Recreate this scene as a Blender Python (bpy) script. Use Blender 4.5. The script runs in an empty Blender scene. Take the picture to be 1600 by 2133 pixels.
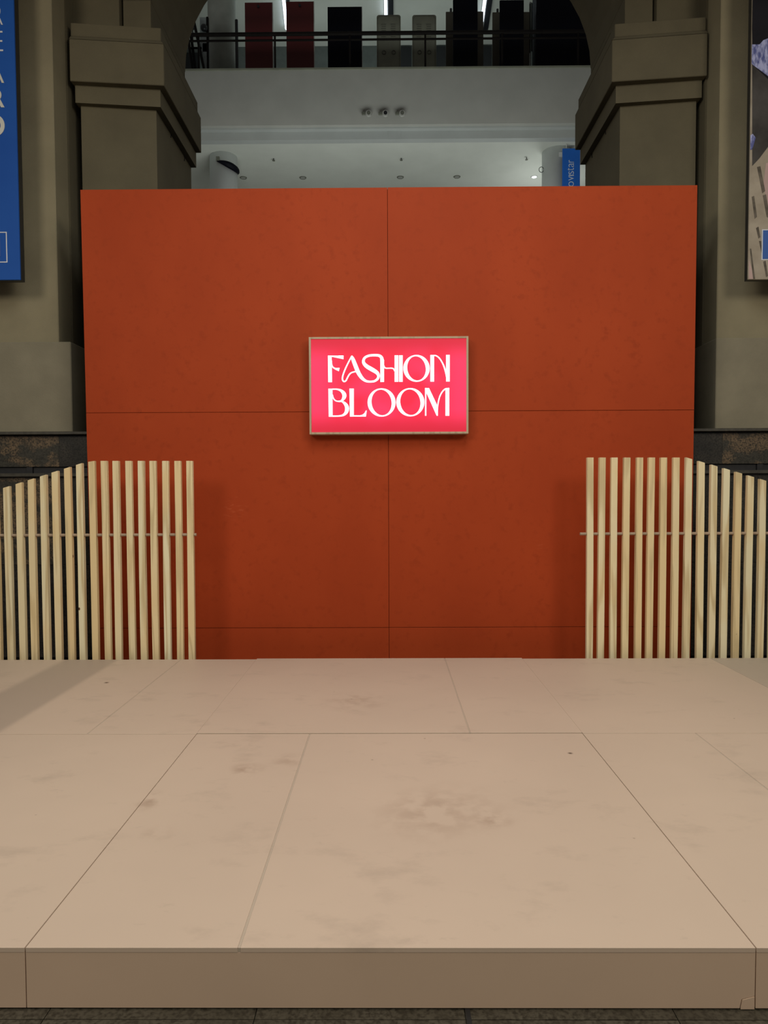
import bpy, bmesh, math, random
from mathutils import Vector, Matrix, noise
random.seed(7)
C = bpy.context.scene

# ---------------------------------------------------------------- camera, light, exposure
F_PX, W_PX, H_PX = 1500.0, 1600.0, 2133.0
CY_SHIFT = 23.5                                     # principal point below the frame's centre (the photo is a crop)
CAM_Z = 1.71
R_CAM = (Matrix.Rotation(0.0073, 3, 'Z') @ Matrix.Rotation(math.radians(90) - 0.040, 3, 'X') @ Matrix.Rotation(-0.0042, 3, 'Z'))
cam_data = bpy.data.cameras.new('camera')
cam_data.sensor_fit = 'VERTICAL'
cam_data.sensor_height = 24.0
cam_data.lens = 24.0 * F_PX / H_PX
cam_data.shift_y = CY_SHIFT / H_PX
cam_data.clip_end = 200
cam = bpy.data.objects.new('camera', cam_data)
cam.matrix_world = Matrix.Translation((0, 0, CAM_Z)) @ R_CAM.to_4x4()
C.collection.objects.link(cam)
C.camera = cam

world = bpy.data.worlds.new('World'); C.world = world; world.use_nodes = True
bg = world.node_tree.nodes['Background']
bg.inputs[0].default_value = (0.92, 0.88, 0.84, 1); bg.inputs[1].default_value = 0.105

def area(name, loc, target, size, power, color, spread=180, size_y=None):
    l = bpy.data.lights.new(name, 'AREA'); l.energy = power; l.color = color
    l.shape = 'RECTANGLE'; l.size = size; l.size_y = size_y or size; l.spread = math.radians(spread)
    o = bpy.data.objects.new(name, l); C.collection.objects.link(o); o.location = loc
    o.rotation_euler = (Vector(target) - Vector(loc)).to_track_quat('-Z', 'Y').to_euler()
    return o
area('hall_light_left', (-5.6, -1.5, 6.2), (-1.0, 5.0, 0.0), 2.4, 235, (1.0, 0.87, 0.70))
area('hall_light_right', (5.6, -1.5, 6.2), (1.0, 5.0, 0.0), 2.4, 235, (1.0, 0.87, 0.70))
area('hall_light_middle', (0.2, 2.9, 6.8), (0.2, 3.2, 0.0), 3.2, 198, (0.98, 0.95, 0.88))
area('rear_hall_light', (0.0, 14.5, 5.5), (0.0, 18.5, 12.0), 8.0, 240, (0.95, 1.0, 0.97), size_y=2.5)
area('mezzanine_ceiling_fill', (-0.5, 21.4, 12.75), (-0.5, 21.6, 16.0), 8.5, 58, (0.90, 1.0, 0.97), size_y=2.4)  # added fill, hidden behind the balcony edge, to brighten the upper ceiling
area('rear_ceiling_fill', (4.6, 20.5, 8.6), (4.4, 20.3, 10.8), 0.9, 22, (0.95, 1.0, 0.98))  # unseen lamp added under the rear ceiling for the bright patch at right

C.view_settings.view_transform = 'Standard'
C.view_settings.look = 'None'
C.view_settings.gamma = 1
C.view_settings.use_curve_mapping = False
C.view_settings.exposure = 0.0

# ---------------------------------------------------------------- helpers
def ray(px, py):
    return R_CAM @ Vector(((px - W_PX/2)/F_PX, (H_PX/2 + CY_SHIFT - py)/F_PX, -1.0))
def P(px, py, D):                                   # point of the vertical plane y = D seen at a photo pixel
    r = ray(px, py); t = D / r.y
    return Vector((r.x*t, D, CAM_Z + r.z*t))
def G(px, py, z):                                   # point of the level plane z seen at a photo pixel
    r = ray(px, py); t = (z - CAM_Z)/r.z
    return Vector((r.x*t, r.y*t, z))

def obj(name, bm, mat, parent=None, smooth=False, bevel=0):
    me = bpy.data.meshes.new(name)
    if bevel:
        bmesh.ops.bevel(bm, geom=list(bm.edges), offset=bevel, segments=1, affect='EDGES', clamp_overlap=True)
    bmesh.ops.recalc_face_normals(bm, faces=bm.faces)
    bm.to_mesh(me); bm.free()
    if smooth:
        for p in me.polygons: p.use_smooth = True
    me.materials.append(mat)
    o = bpy.data.objects.new(name, me); C.collection.objects.link(o)
    if parent: o.parent = parent
    return o
def thing(name, label, cat, loc=(0, 0, 0), group=None):
    o = bpy.data.objects.new(name, None); C.collection.objects.link(o); o.location = loc
    o.empty_display_size = 0.2
    o['label'] = label; o['category'] = cat
    if group: o['group'] = group
    o.matrix_world = Matrix.Translation(loc)
    return o
def adopt(o, parent):                               # parent, keeping the world position of the mesh
    o.parent = parent
    o.matrix_parent_inverse = Matrix.Translation(-Vector(parent.location))
    return o
def struct(o): o['kind'] = 'structure'; return o

def B(x0, x1, y0, y1, z0, z1, bm=None):
    bm = bm or bmesh.new()
    v = [bm.verts.new((x, y, z)) for z in (z0, z1) for (x, y) in ((x0, y0), (x1, y0), (x1, y1), (x0, y1))]
    for f in ((0,1,2,3), (4,5,6,7), (0,1,5,4), (1,2,6,5), (2,3,7,6), (3,0,4,7)):
        bm.faces.new([v[i] for i in f])
    return bm
def hexa(lo, hi, bm=None):                          # any 4-point base and top
    bm = bm or bmesh.new()
    v = [bm.verts.new(p) for p in list(lo) + list(hi)]
    n = len(lo)
    bm.faces.new(v[:n]); bm.faces.new(v[n:])
    for i in range(n): bm.faces.new([v[i], v[(i+1) % n], v[n+(i+1) % n], v[n+i]])
    return bm
def prism_xz(poly, y0, y1, bm=None):
    return hexa([(x, y0, z) for x, z in poly], [(x, y1, z) for x, z in poly], bm)
def tube(pts, r, n=10, bm=None, caps=True):
    bm = bm or bmesh.new(); rings = []
    pts = [Vector(p) for p in pts]
    for i, p in enumerate(pts):
        d = (pts[min(i+1, len(pts)-1)] - pts[max(i-1, 0)]).normalized()
        a = d.orthogonal().normalized() if i == 0 else (prev - d*prev.dot(d)).normalized()
        prev = a; b = d.cross(a); rr = r[i] if isinstance(r, (list, tuple)) else r
        rings.append([bm.verts.new(p + (a*math.cos(t) + b*math.sin(t))*rr) for t in [2*math.pi*k/n for k in range(n)]])
    for q in range(len(rings)-1):
        for k in range(n): bm.faces.new([rings[q][k], rings[q][(k+1) % n], rings[q+1][(k+1) % n], rings[q+1][k]])
    if caps: bm.faces.new(rings[0]); bm.faces.new(rings[-1])
    return bm

# ---------------------------------------------------------------- materials
def srgb(r, g, b):
    f = lambda c: ((c/255)/12.92 if c <= 10 else (((c/255)+0.055)/1.055)**2.4)
    return (f(r), f(g), f(b))
def new_mat(name, rough=0.6):
    m = bpy.data.materials.new(name); m.use_nodes = True
    nt = m.node_tree; b = nt.nodes['Principled BSDF']; b.inputs['Roughness'].default_value = rough
    return m, nt, b
def N(nt, typ, **kw):
    n = nt.nodes.new(typ)
    for k, v in kw.items(): setattr(n, k, v)
    return n
def noise_mix(nt, coord, c1, c2, scale, detail=4, lo=0.35, hi=0.65, stretch=None, rough=0.55):
    if stretch:
        mp = N(nt, 'ShaderNodeMapping'); mp.inputs['Scale'].default_value = stretch
        nt.links.new(coord, mp.inputs[0]); coord = mp.outputs[0]
    t = N(nt, 'ShaderNodeTexNoise'); t.inputs['Scale'].default_value = scale; t.inputs['Detail'].default_value = detail
    t.inputs['Roughness'].default_value = rough
    nt.links.new(coord, t.inputs['Vector'])
    r = N(nt, 'ShaderNodeValToRGB'); r.color_ramp.elements[0].position = lo; r.color_ramp.elements[1].position = hi
    nt.links.new(t.outputs['Fac'], r.inputs[0])
    m = N(nt, 'ShaderNodeMix', data_type='RGBA')
    nt.links.new(r.outputs[0], m.inputs[0])
    for sock, c in ((m.inputs[6], c1), (m.inputs[7], c2)):
        if isinstance(c, bpy.types.NodeSocket): nt.links.new(c, sock)
        else: sock.default_value = (*c, 1)
    return m.outputs[2], t
def mat(name, col, rough=0.6, var=0.12, scale=3.0, bump=0.0, bscale=60.0, metal=0.0, spec=None):
    m, nt, b = new_mat(name, rough)
    tc = N(nt, 'ShaderNodeTexCoord'); co = tc.outputs['Object']
    lo = tuple(c*(1-var) for c in col); hi = tuple(min(1, c*(1+var)) for c in col)
    out, _ = noise_mix(nt, co, lo, hi, scale)
    nt.links.new(out, b.inputs['Base Color'])
    b.inputs['Metallic'].default_value = metal
    if spec is not None: b.inputs['Specular IOR Level'].default_value = spec
    if bump:
        t = N(nt, 'ShaderNodeTexNoise'); t.inputs['Scale'].default_value = bscale; t.inputs['Detail'].default_value = 3
        nt.links.new(co, t.inputs['Vector'])
        bp = N(nt, 'ShaderNodeBump'); bp.inputs['Strength'].default_value = bump; bp.inputs['Distance'].default_value = 0.01
        nt.links.new(t.outputs['Fac'], bp.inputs['Height']); nt.links.new(bp.outputs[0], b.inputs['Normal'])
    return m
def emit(name, col, strength, base=(0.8, 0.8, 0.8)):
    m, nt, b = new_mat(name, 0.4)
    b.inputs['Base Color'].default_value = (*base, 1)
    b.inputs['Emission Color'].default_value = (*col, 1); b.inputs['Emission Strength'].default_value = strength
    return m

M_orange_paint = None
def orange_mat():
    m, nt, b = new_mat('orange_paint', 0.62)
    b.inputs['Specular IOR Level'].default_value = 0.15
    tc = N(nt, 'ShaderNodeTexCoord'); co = tc.outputs['Object']
    base, _ = noise_mix(nt, co, (0.365, 0.050, 0.0118), (0.405, 0.058, 0.0138), 1.3, 5, stretch=(1, 1, 0.6))
    fine, _ = noise_mix(nt, co, (0.345, 0.048, 0.0115), base, 14, 6, 0.28, 0.45)
    # two pale scuffs where trolleys have rubbed the paint
    prev = fine
    for c, rad in ((P(492, 1058, 7.13), 0.17), (P(1128, 1130, 7.13), 0.12), (P(590, 1235, 7.13), 0.10)):
        vm = N(nt, 'ShaderNodeVectorMath', operation='DISTANCE'); vm.inputs[1].default_value = c
        nt.links.new(co, vm.inputs[0])
        mr = N(nt, 'ShaderNodeMapRange'); mr.inputs[1].default_value = rad; mr.inputs[2].default_value = 0.0
        mr.inputs[3].default_value = 0; mr.inputs[4].default_value = 1
        nt.links.new(vm.outputs['Value'], mr.inputs[0])
        t = N(nt, 'ShaderNodeTexNoise'); t.inputs['Scale'].default_value = 16; t.inputs['Detail'].default_value = 8
        mp = N(nt, 'ShaderNodeMapping'); mp.inputs['Scale'].default_value = (0.8, 1, 2.4); mp.inputs['Rotation'].default_value = (0, 0.5, 0)
        nt.links.new(co, mp.inputs[0]); nt.links.new(mp.outputs[0], t.inputs['Vector'])
        r = N(nt, 'ShaderNodeMapRange'); r.inputs[1].default_value = 0.56; r.inputs[2].default_value = 0.66
        nt.links.new(t.outputs['Fac'], r.inputs[0])
        mu = N(nt, 'ShaderNodeMath', operation='MULTIPLY'); nt.links.new(mr.outputs[0], mu.inputs[0]); nt.links.new(r.outputs[0], mu.inputs[1])
        m2 = N(nt, 'ShaderNodeMath', operation='MULTIPLY'); nt.links.new(mu.outputs[0], m2.inputs[0]); m2.inputs[1].default_value = 0.45
        mx = N(nt, 'ShaderNodeMix', data_type='RGBA'); nt.links.new(m2.outputs[0], mx.inputs[0])
        nt.links.new(prev, mx.inputs[6]); mx.inputs[7].default_value = (0.62, 0.16, 0.07, 1); prev = mx.outputs[2]
    nt.links.new(prev, b.inputs['Base Color'])
    t = N(nt, 'ShaderNodeTexNoise'); t.inputs['Scale'].default_value = 90; t.inputs['Detail'].default_value = 4
    nt.links.new(co, t.inputs['Vector'])
    bp = N(nt, 'ShaderNodeBump'); bp.inputs['Strength'].default_value = 0.12; bp.inputs['Distance'].default_value = 0.004
    nt.links.new(t.outputs['Fac'], bp.inputs['Height']); nt.links.new(bp.outputs[0], b.inputs['Normal'])
    return m

def wood_mat(name, light, dark, amber):
    m, nt, b = new_mat(name, 0.55)
    b.inputs['Specular IOR Level'].default_value = 0.3
    tc = N(nt, 'ShaderNodeTexCoord'); oi = N(nt, 'ShaderNodeObjectInfo')
    off = N(nt, 'ShaderNodeVectorMath', operation='SCALE'); off.inputs[0].default_value = (31, 17, 9)
    nt.links.new(oi.outputs['Random'], off.inputs['Scale'])
    add = N(nt, 'ShaderNodeVectorMath', operation='ADD')
    nt.links.new(tc.outputs['Object'], add.inputs[0]); nt.links.new(off.outputs[0], add.inputs[1])
    mp = N(nt, 'ShaderNodeMapping'); mp.inputs['Scale'].default_value = (6.5, 6.5, 0.45)
    nt.links.new(add.outputs[0], mp.inputs[0])
    warp = N(nt, 'ShaderNodeTexNoise'); warp.inputs['Scale'].default_value = 1.1; warp.inputs['Detail'].default_value = 2
    nt.links.new(mp.outputs[0], warp.inputs['Vector'])
    ml = N(nt, 'ShaderNodeMath', operation='MULTIPLY'); ml.inputs[1].default_value = 30
    nt.links.new(warp.outputs['Fac'], ml.inputs[0])
    sn = N(nt, 'ShaderNodeMath', operation='SINE'); nt.links.new(ml.outputs[0], sn.inputs[0])
    mr = N(nt, 'ShaderNodeMapRange'); mr.inputs[1].default_value = 0.1; mr.inputs[2].default_value = 1.0
    mr.inputs[4].default_value = 0.9
    nt.links.new(sn.outputs[0], mr.inputs[0])
    tint = N(nt, 'ShaderNodeMix', data_type='RGBA'); nt.links.new(oi.outputs['Random'], tint.inputs[0])
    tint.inputs[6].default_value = (*light, 1); tint.inputs[7].default_value = (*amber, 1)
    mx = N(nt, 'ShaderNodeMix', data_type='RGBA'); nt.links.new(mr.outputs[0], mx.inputs[0])
    nt.links.new(tint.outputs[2], mx.inputs[6]); mx.inputs[7].default_value = (*dark, 1)
    # long soft colour drifts along the slat, then rare brown knots
    drift, _ = noise_mix(nt, add.outputs[0], mx.outputs[2], amber, 1.6, 3, 0.45, 0.75, stretch=(1.5, 1.5, 1))
    vo = N(nt, 'ShaderNodeTexVoronoi'); vo.inputs['Scale'].default_value = 2.3
    mp2 = N(nt, 'ShaderNodeMapping'); mp2.inputs['Scale'].default_value = (1.5, 1.5, 0.9)
    nt.links.new(add.outputs[0], mp2.inputs[0]); nt.links.new(mp2.outputs[0], vo.inputs['Vector'])
    kr = N(nt, 'ShaderNodeMapRange'); kr.inputs[1].default_value = 0.035; kr.inputs[2].default_value = 0.022
    nt.links.new(vo.outputs['Distance'], kr.inputs[0])
    k = N(nt, 'ShaderNodeMix', data_type='RGBA'); nt.links.new(kr.outputs[0], k.inputs[0])
    nt.links.new(drift, k.inputs[6]); k.inputs[7].default_value = (0.12, 0.06, 0.025, 1)
    nt.links.new(k.outputs[2], b.inputs['Base Color'])
    return m

def stage_mat(name, a, c, band=None):
    m, nt, b = new_mat(name, 0.5)
    b.inputs['Specular IOR Level'].default_value = 0.3
    tc = N(nt, 'ShaderNodeTexCoord'); co = tc.outputs['Object']
    base, _ = noise_mix(nt, co, a, c, 0.7, 4, 0.3, 0.7)
    sm, _ = noise_mix(nt, co, base, tuple(v*0.86 for v in a), 2.6, 9, 0.56, 0.78, stretch=(1, 1.6, 1), rough=0.68)
    sc, _ = noise_mix(nt, co, sm, tuple(v*0.80 for v in a), 5.5, 12, 0.62, 0.80, stretch=(1, 2.2, 1), rough=0.75)
    grime = N(nt, 'ShaderNodeTexVoronoi'); grime.inputs['Scale'].default_value = 3.1
    nt.links.new(co, grime.inputs['Vector'])
    gr = N(nt, 'ShaderNodeMapRange'); gr.inputs[1].default_value = 0.028; gr.inputs[2].default_value = 0.012; gr.inputs[4].default_value = 0.5
    nt.links.new(grime.outputs['Distance'], gr.inputs[0])
    g = N(nt, 'ShaderNodeMix', data_type='RGBA'); nt.links.new(gr.outputs[0], g.inputs[0]); nt.links.new(sc, g.inputs[6])
    g.inputs[7].default_value = (0.12, 0.07, 0.045, 1)
    out = g.outputs[2]
    # shoe smudges and specks at their places on the boards
    for (px, py, rad, amt, sx_) in ((515, 1602, .13, .55, 1), (312, 1668, .16, .5, 1.6), (1028, 1707, .12, .5, 1), (222, 1422, .028, 1, 1), (1188, 1569, .022, .9, 1),
                               (740, 1462, .34, .30, 1), (600, 1585, .16, .3, 1), (880, 1700, .35, .22, 1), (500, 1548, .10, .35, .6), (940, 1680, .4, .2, 1), (330, 1735, .10, .3, 1)):
        c = G(px, py, .21); c.z = .21
        vs = N(nt, 'ShaderNodeVectorMath', operation='SUBTRACT'); vs.inputs[1].default_value = c; nt.links.new(co, vs.inputs[0])
        vm_ = N(nt, 'ShaderNodeVectorMath', operation='MULTIPLY'); vm_.inputs[1].default_value = (sx_, 1, 0); nt.links.new(vs.outputs[0], vm_.inputs[0])
        vl = N(nt, 'ShaderNodeVectorMath', operation='LENGTH'); nt.links.new(vm_.outputs[0], vl.inputs[0])
        mr = N(nt, 'ShaderNodeMapRange', interpolation_type='SMOOTHSTEP'); mr.inputs[1].default_value = rad; mr.inputs[2].default_value = 0; nt.links.new(vl.outputs['Value'], mr.inputs[0])
        tn = N(nt, 'ShaderNodeTexNoise'); tn.inputs['Scale'].default_value = 11; tn.inputs['Detail'].default_value = 7; nt.links.new(co, tn.inputs['Vector'])
        nr = N(nt, 'ShaderNodeMapRange'); nr.inputs[1].default_value = .42 if rad > .05 else 0; nr.inputs[2].default_value = .62 if rad > .05 else .1; nt.links.new(tn.outputs['Fac'], nr.inputs[0])
        mu = N(nt, 'ShaderNodeMath', operation='MULTIPLY'); nt.links.new(mr.outputs[0], mu.inputs[0]); nt.links.new(nr.outputs[0], mu.inputs[1])
        m2 = N(nt, 'ShaderNodeMath', operation='MULTIPLY'); nt.links.new(mu.outputs[0], m2.inputs[0]); m2.inputs[1].default_value = amt
        mx = N(nt, 'ShaderNodeMix', data_type='RGBA'); nt.links.new(m2.outputs[0], mx.inputs[0]); nt.links.new(out, mx.inputs[6])
        mx.inputs[7].default_value = (.30, .20, .14, 1) if rad > .05 else (.06, .035, .02, 1); out = mx.outputs[2]
    if band:                                        # soft-edged darker strip along the stage
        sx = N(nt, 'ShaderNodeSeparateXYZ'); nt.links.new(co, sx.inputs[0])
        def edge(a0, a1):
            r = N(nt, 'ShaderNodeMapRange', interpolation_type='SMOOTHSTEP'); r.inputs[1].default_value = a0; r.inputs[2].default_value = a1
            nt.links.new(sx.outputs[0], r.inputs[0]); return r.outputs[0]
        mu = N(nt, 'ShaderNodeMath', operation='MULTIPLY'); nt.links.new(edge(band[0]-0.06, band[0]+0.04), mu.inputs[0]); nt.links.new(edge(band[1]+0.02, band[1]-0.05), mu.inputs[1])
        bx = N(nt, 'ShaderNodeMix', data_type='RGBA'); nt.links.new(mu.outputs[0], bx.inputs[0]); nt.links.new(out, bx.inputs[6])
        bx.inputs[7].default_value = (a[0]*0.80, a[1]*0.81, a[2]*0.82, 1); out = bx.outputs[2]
    nt.links.new(out, b.inputs['Base Color'])
    return m

def granite_mat(name, c1, c2, scale=3.6, lo=0.45, hi=0.52):
    m, nt, b = new_mat(name, 0.28)
    tc = N(nt, 'ShaderNodeTexCoord'); oi = N(nt, 'ShaderNodeObjectInfo')
    sc = N(nt, 'ShaderNodeVectorMath', operation='SCALE'); sc.inputs[0].default_value = (13, 7, 5); nt.links.new(oi.outputs['Random'], sc.inputs['Scale'])
    ad = N(nt, 'ShaderNodeVectorMath', operation='ADD'); nt.links.new(tc.outputs['Object'], ad.inputs[0]); nt.links.new(sc.outputs[0], ad.inputs[1])
    a, _ = noise_mix(nt, ad.outputs[0], c1, c2, scale, 6, lo, hi, stretch=(1, 1, 1.4))
    bcol, _ = noise_mix(nt, ad.outputs[0], tuple(v*0.45 for v in c1), a, 70, 3, 0.35, 0.6)
    nt.links.new(bcol, b.inputs['Base Color'])
    return m

M_orange = orange_mat()
M_orange_dark = mat('orange_backing', (0.16, 0.025, 0.008), 0.8, 0.05)
M_slat = wood_mat('pine_wood', (0.86, 0.82, 0.58), (0.62, 0.50, 0.28), (0.82, 0.65, 0.36))
M_dowel = mat('dowel_wood', (0.38, 0.29, 0.21), 0.6, 0.1, 12)
M_frame = wood_mat('sign_frame_wood', (0.52, 0.43, 0.30), (0.40, 0.32, 0.21), (0.50, 0.40, 0.27))
M_stage = stage_mat('stage_paint', (0.58, 0.475, 0.38), (0.635, 0.52, 0.415))
M_stage_band = stage_mat('stage_paint_banded', (0.58, 0.475, 0.38), (0.635, 0.52, 0.415), (-2.97, -2.47))
M_stage_grey = stage_mat('stage_paint_greyed', (0.49, 0.42, 0.34), (0.52, 0.45, 0.365))
M_stage_front = mat('stage_front_paint', (0.62, 0.475, 0.355), 0.5, 0.03, 1.5)
M_stage_core = mat('stage_core', (0.27, 0.17, 0.12), 0.8, 0.1)
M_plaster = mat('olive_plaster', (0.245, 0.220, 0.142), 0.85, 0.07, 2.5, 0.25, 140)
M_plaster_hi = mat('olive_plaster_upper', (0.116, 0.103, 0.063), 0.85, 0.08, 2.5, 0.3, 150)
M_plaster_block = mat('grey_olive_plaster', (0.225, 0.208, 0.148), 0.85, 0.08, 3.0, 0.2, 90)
M_gran_brown = granite_mat('brown_granite', (0.052, 0.050, 0.040), (0.16, 0.115, 0.070))
M_gran_dark = granite_mat('dark_granite', (0.028, 0.028, 0.025), (0.050, 0.046, 0.038), 3, 0.4, 0.6)
M_gran_trim = mat('granite_moulding', (0.055, 0.052, 0.042), 0.35, 0.2, 20)
M_steel_black = mat('black_steel', (0.012, 0.013, 0.016), 0.4, 0.2, 20)
M_tile = granite_mat('floor_stone', (0.050, 0.046, 0.033), (0.078, 0.072, 0.055), 5, 0.35, 0.7)
M_grout = mat('floor_grout', (0.09, 0.088, 0.07), 0.9, 0.1)
M_joint = mat('dark_expansion_joint', (0.006, 0.006, 0.006), 0.7, 0.1)
M_white = mat('white_render', (0.42, 0.42, 0.38), 0.8, 0.04, 1.5)
M_white_cool = mat('white_render_cool', (0.43, 0.45, 0.43), 0.8, 0.04, 1.5)
M_ceil = mat('ceiling_paint', (0.60, 0.62, 0.56), 0.85, 0.04, 1.0)
M_col = mat('column_paint', (0.72, 0.76, 0.76), 0.6, 0.04, 2)
M_col_hi = mat('column_grey', (0.45, 0.48, 0.43), 0.6, 0.1, 3)
M_rail = mat('railing_metal', (0.008, 0.006, 0.005), 0.6, 0.2, 8, spec=0.15)
M_red = mat('red_board', (0.10, 0.009, 0.009), 0.6, 0.08, 2)
M_black = mat('black_board', (0.003, 0.0035, 0.007), 0.6, 0.1, 2, spec=0.1)
M_greyboard = mat('grey_board', (0.24, 0.25, 0.19), 0.6, 0.08, 3)
M_greyprint = mat('grey_board_print', (0.13, 0.135, 0.105), 0.6, 0.1, 20)
M_olive = mat('olive_board', (0.10, 0.090, 0.065), 0.7, 0.1, 3)
M_parapet = mat('mezzanine_wall_grey', (0.13, 0.15, 0.14), 0.8, 0.1, 4)
M_chrome = mat('chrome', (0.6, 0.6, 0.6), 0.25, 0.05, 5, metal=0.9)
M_fixture = mat('fixture_white', (0.55, 0.55, 0.52), 0.5, 0.05, 5)
M_glass = mat('pale_glass', (0.35, 0.40, 0.40), 0.2, 0.05, 3)
M_tube = emit('fluorescent_glow', (0.75, 0.85, 1.0), 3.0)
M_lit = emit('lit_lamp_lens', (0.85, 0.97, 1.0), 1.6)
M_blue_sign = mat('blue_sign', (0.012, 0.13, 0.55), 0.5, 0.05, 2)
M_white_print = mat('white_print', (0.62, 0.66, 0.72), 0.5, 0.03, 2)
M_pale_print = mat('pale_print', (0.60, 0.61, 0.56), 0.5, 0.03, 2)

# ---------------------------------------------------------------- depths of the main planes (metres from the camera)
D_FRONT = sum(G(px, 1974, 0.21).y for px in (300, 811, 1300))/3
D_MID = G(811, 1528, 0.21).y
D_BACK = G(811, 1370.5, 0.216).y
D_SLAT, D_WALL = D_BACK + 0.10, D_BACK + 0.52
D_PIL, D_BAN = 7.50, 7.17
Z_DADO = P(90, 900, 7.42).z
print('planes', D_FRONT, D_MID, D_BACK, D_WALL, Z_DADO)

# ---------------------------------------------------------------- floor
T = 0.69
X_T = G(531, 2118, 0).x; Y_T = G(800, 2124, 0).y
floor = struct(obj('floor', B(-12, 12, -8, 27, -0.12, -0.012), M_grout))
for i in range(-5, 5):
    for j in range(-3, 1):
        x0 = X_T + i*T; y0 = Y_T + j*T
        g = 0.0015
        obj('tile', B(x0+g, x0+T-g, y0+g, y0+T-g, -0.012, random.uniform(-0.0008, 0.0)), M_tile, floor)
bm = bmesh.new()
for i in range(-16, 16):
    for j in range(-9, 9):
        if -5 <= i < 5 and -3 <= j < 1: continue
        x0 = X_T + i*T; y0 = Y_T + j*T
        B(x0+.0015, x0+T-.0015, y0+.0015, y0+T-.0015, -0.012, 0.0, bm)
o = obj('tile_field', bm, M_tile, floor); o['kind'] = 'stuff'
xj = G(975, 2110, 0).x
obj('expansion_joint', B(xj-0.008, xj+0.008, Y_T-3*T, D_FRONT+0.05, -0.010, 0.0012), M_joint, floor)

# ---------------------------------------------------------------- rear wall with its arch, pilasters and granite dado
D_END = 9.35
def half(pxl, pxr, y, D): return (P(pxr, y-5, D).x - P(pxl, y, D).x)/2
h_shaft = half(399, 1220, 375, D_END); h_C = half(410, 1210, 330, D_END)
h_B = half(421, 1200, 285, D_END); h_arch = half(388, 1233, 140, D_END)
DB, DC, DS, DA = 7.83, 7.91, 7.975, 7.87
h_A = abs(P(335, 75, DA).x)
zB1, zB0 = P(345, 91, DB).z, P(345, 178, DB).z
zC0 = P(337, 223, DC).z
zA1, zA0 = P(335, 58, DA).z, P(335, 86, DA).z
zSpring = P(388, 150, D_END).z
x_out = abs(P(158, 200, 7.80).x)
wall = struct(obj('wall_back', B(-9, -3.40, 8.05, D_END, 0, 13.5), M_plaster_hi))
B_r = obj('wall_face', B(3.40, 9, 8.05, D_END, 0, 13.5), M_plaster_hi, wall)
for s in (-1, 1):
    def splay(hin, hout, D, z0, z1, spl=0.10, back=D_END):
        base = [(s*hout, D-spl, 0), (s*hin, D, 0), (s*hin, back, 0), (s*hout, back, 0)]
        return hexa([(x, y, z0) for x, y, _ in base], [(x, y, z1) for x, y, _ in base])
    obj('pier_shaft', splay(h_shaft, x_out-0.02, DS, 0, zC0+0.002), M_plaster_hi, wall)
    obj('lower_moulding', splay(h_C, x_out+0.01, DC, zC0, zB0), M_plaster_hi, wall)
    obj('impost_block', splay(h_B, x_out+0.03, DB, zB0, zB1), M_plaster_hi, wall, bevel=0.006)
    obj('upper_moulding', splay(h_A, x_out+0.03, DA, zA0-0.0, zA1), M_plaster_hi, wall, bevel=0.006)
    # chamfer between block and upper moulding
    lo = [(s*(x_out+.03), DB-.10, zB1), (s*h_B, DB, zB1), (s*h_B, D_END, zB1), (s*(x_out+.03), D_END, zB1)]
    hi = [(s*(x_out+.03), DA-.10, zA0), (s*h_A, DA, zA0), (s*h_A, D_END, zA0), (s*(x_out+.03), D_END, zA0)]
    obj('chamfer', hexa(lo, hi), M_plaster_hi, wall)
    # weathered step from the moulding up to where the arch springs
    lo = [(s*3.3, DS+.05, zA1), (s*h_A, DS+.05, zA1), (s*h_A, D_END, zA1), (s*3.3, D_END, zA1)]
    zk = P(388, 168, D_END).z
    hi = [(s*3.3, DS+.05, zA1+.04), (s*h_arch, DS+.05, zA1+.04), (s*h_arch, D_END, zk), (s*3.3, D_END, zk)]
    obj('weathering', hexa(lo, hi), M_plaster_hi, wall)
    def leg(a, b, y0, z0): return B(min(s*a, s*b), max(s*a, s*b), y0, D_END-.01, z0, zSpring)
    obj('inner_leg', leg(h_arch, h_arch+.30, 8.02, zA1), M_plaster_hi, wall, bevel=.004)
    obj('groove_leg', leg(h_arch+.28, h_arch+.35, 8.07, zA1), M_plaster_hi, wall)
    obj('outer_leg', leg(h_arch+.325, h_arch+.86, 7.97, zA1), M_plaster_hi, wall, bevel=.004)
    # thin cracks in the paint of the reveal, just below the moulding
    for (cx, cy, ln) in ((349, 268, 15), (380, 318, 14)):
        Dk = 8.45 if cx < 360 else 9.0
        zc_ = P(cx, cy, Dk).z; dz = ln/F_PX*Dk
        obj('paint_crack', tube([(s*(h_shaft-.003), Dk, zc_), (s*(h_shaft-.004), Dk+.05, zc_-dz*.5), (s*(h_shaft-.003), Dk+.03, zc_-dz)], .006, 4), M_joint, wall)
# arch: an elliptic opening
A_, B_ = h_arch, h_arch*318/422*0.98
def arch_band(extra_in, extra_out, y0, y1, name, top=None, n=28):
    bm = bmesh.new()
    def pt(t, e): return (math.cos(t)*(A_+e), zSpring + math.sin(t)*(B_+e))
    ts = [math.pi*k/n for k in range(n+1)]
    cols = []
    for t in ts:
        xi, zi = pt(t, extra_in)
        if top is None: xo, zo = pt(t, extra_out)
        else:
            xo, zo = pt(t, extra_out); zo = top if 0.0 < t < math.pi else zSpring
            if t == 0 or t == math.pi: zo = zSpring
        cols.append([bm.verts.new(p) for p in ((xi, y0, zi), (xo, y0, zo), (xo, y1, zo), (xi, y1, zi))])
    for a, b in zip(cols, cols[1:]):
        for k in range(4): bm.faces.new([a[k], a[(k+1) % 4], b[(k+1) % 4], b[k]])
    bm.faces.new(cols[0]); bm.faces.new(cols[-1])
    return obj(name, bm, M_plaster_hi, wall)
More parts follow.
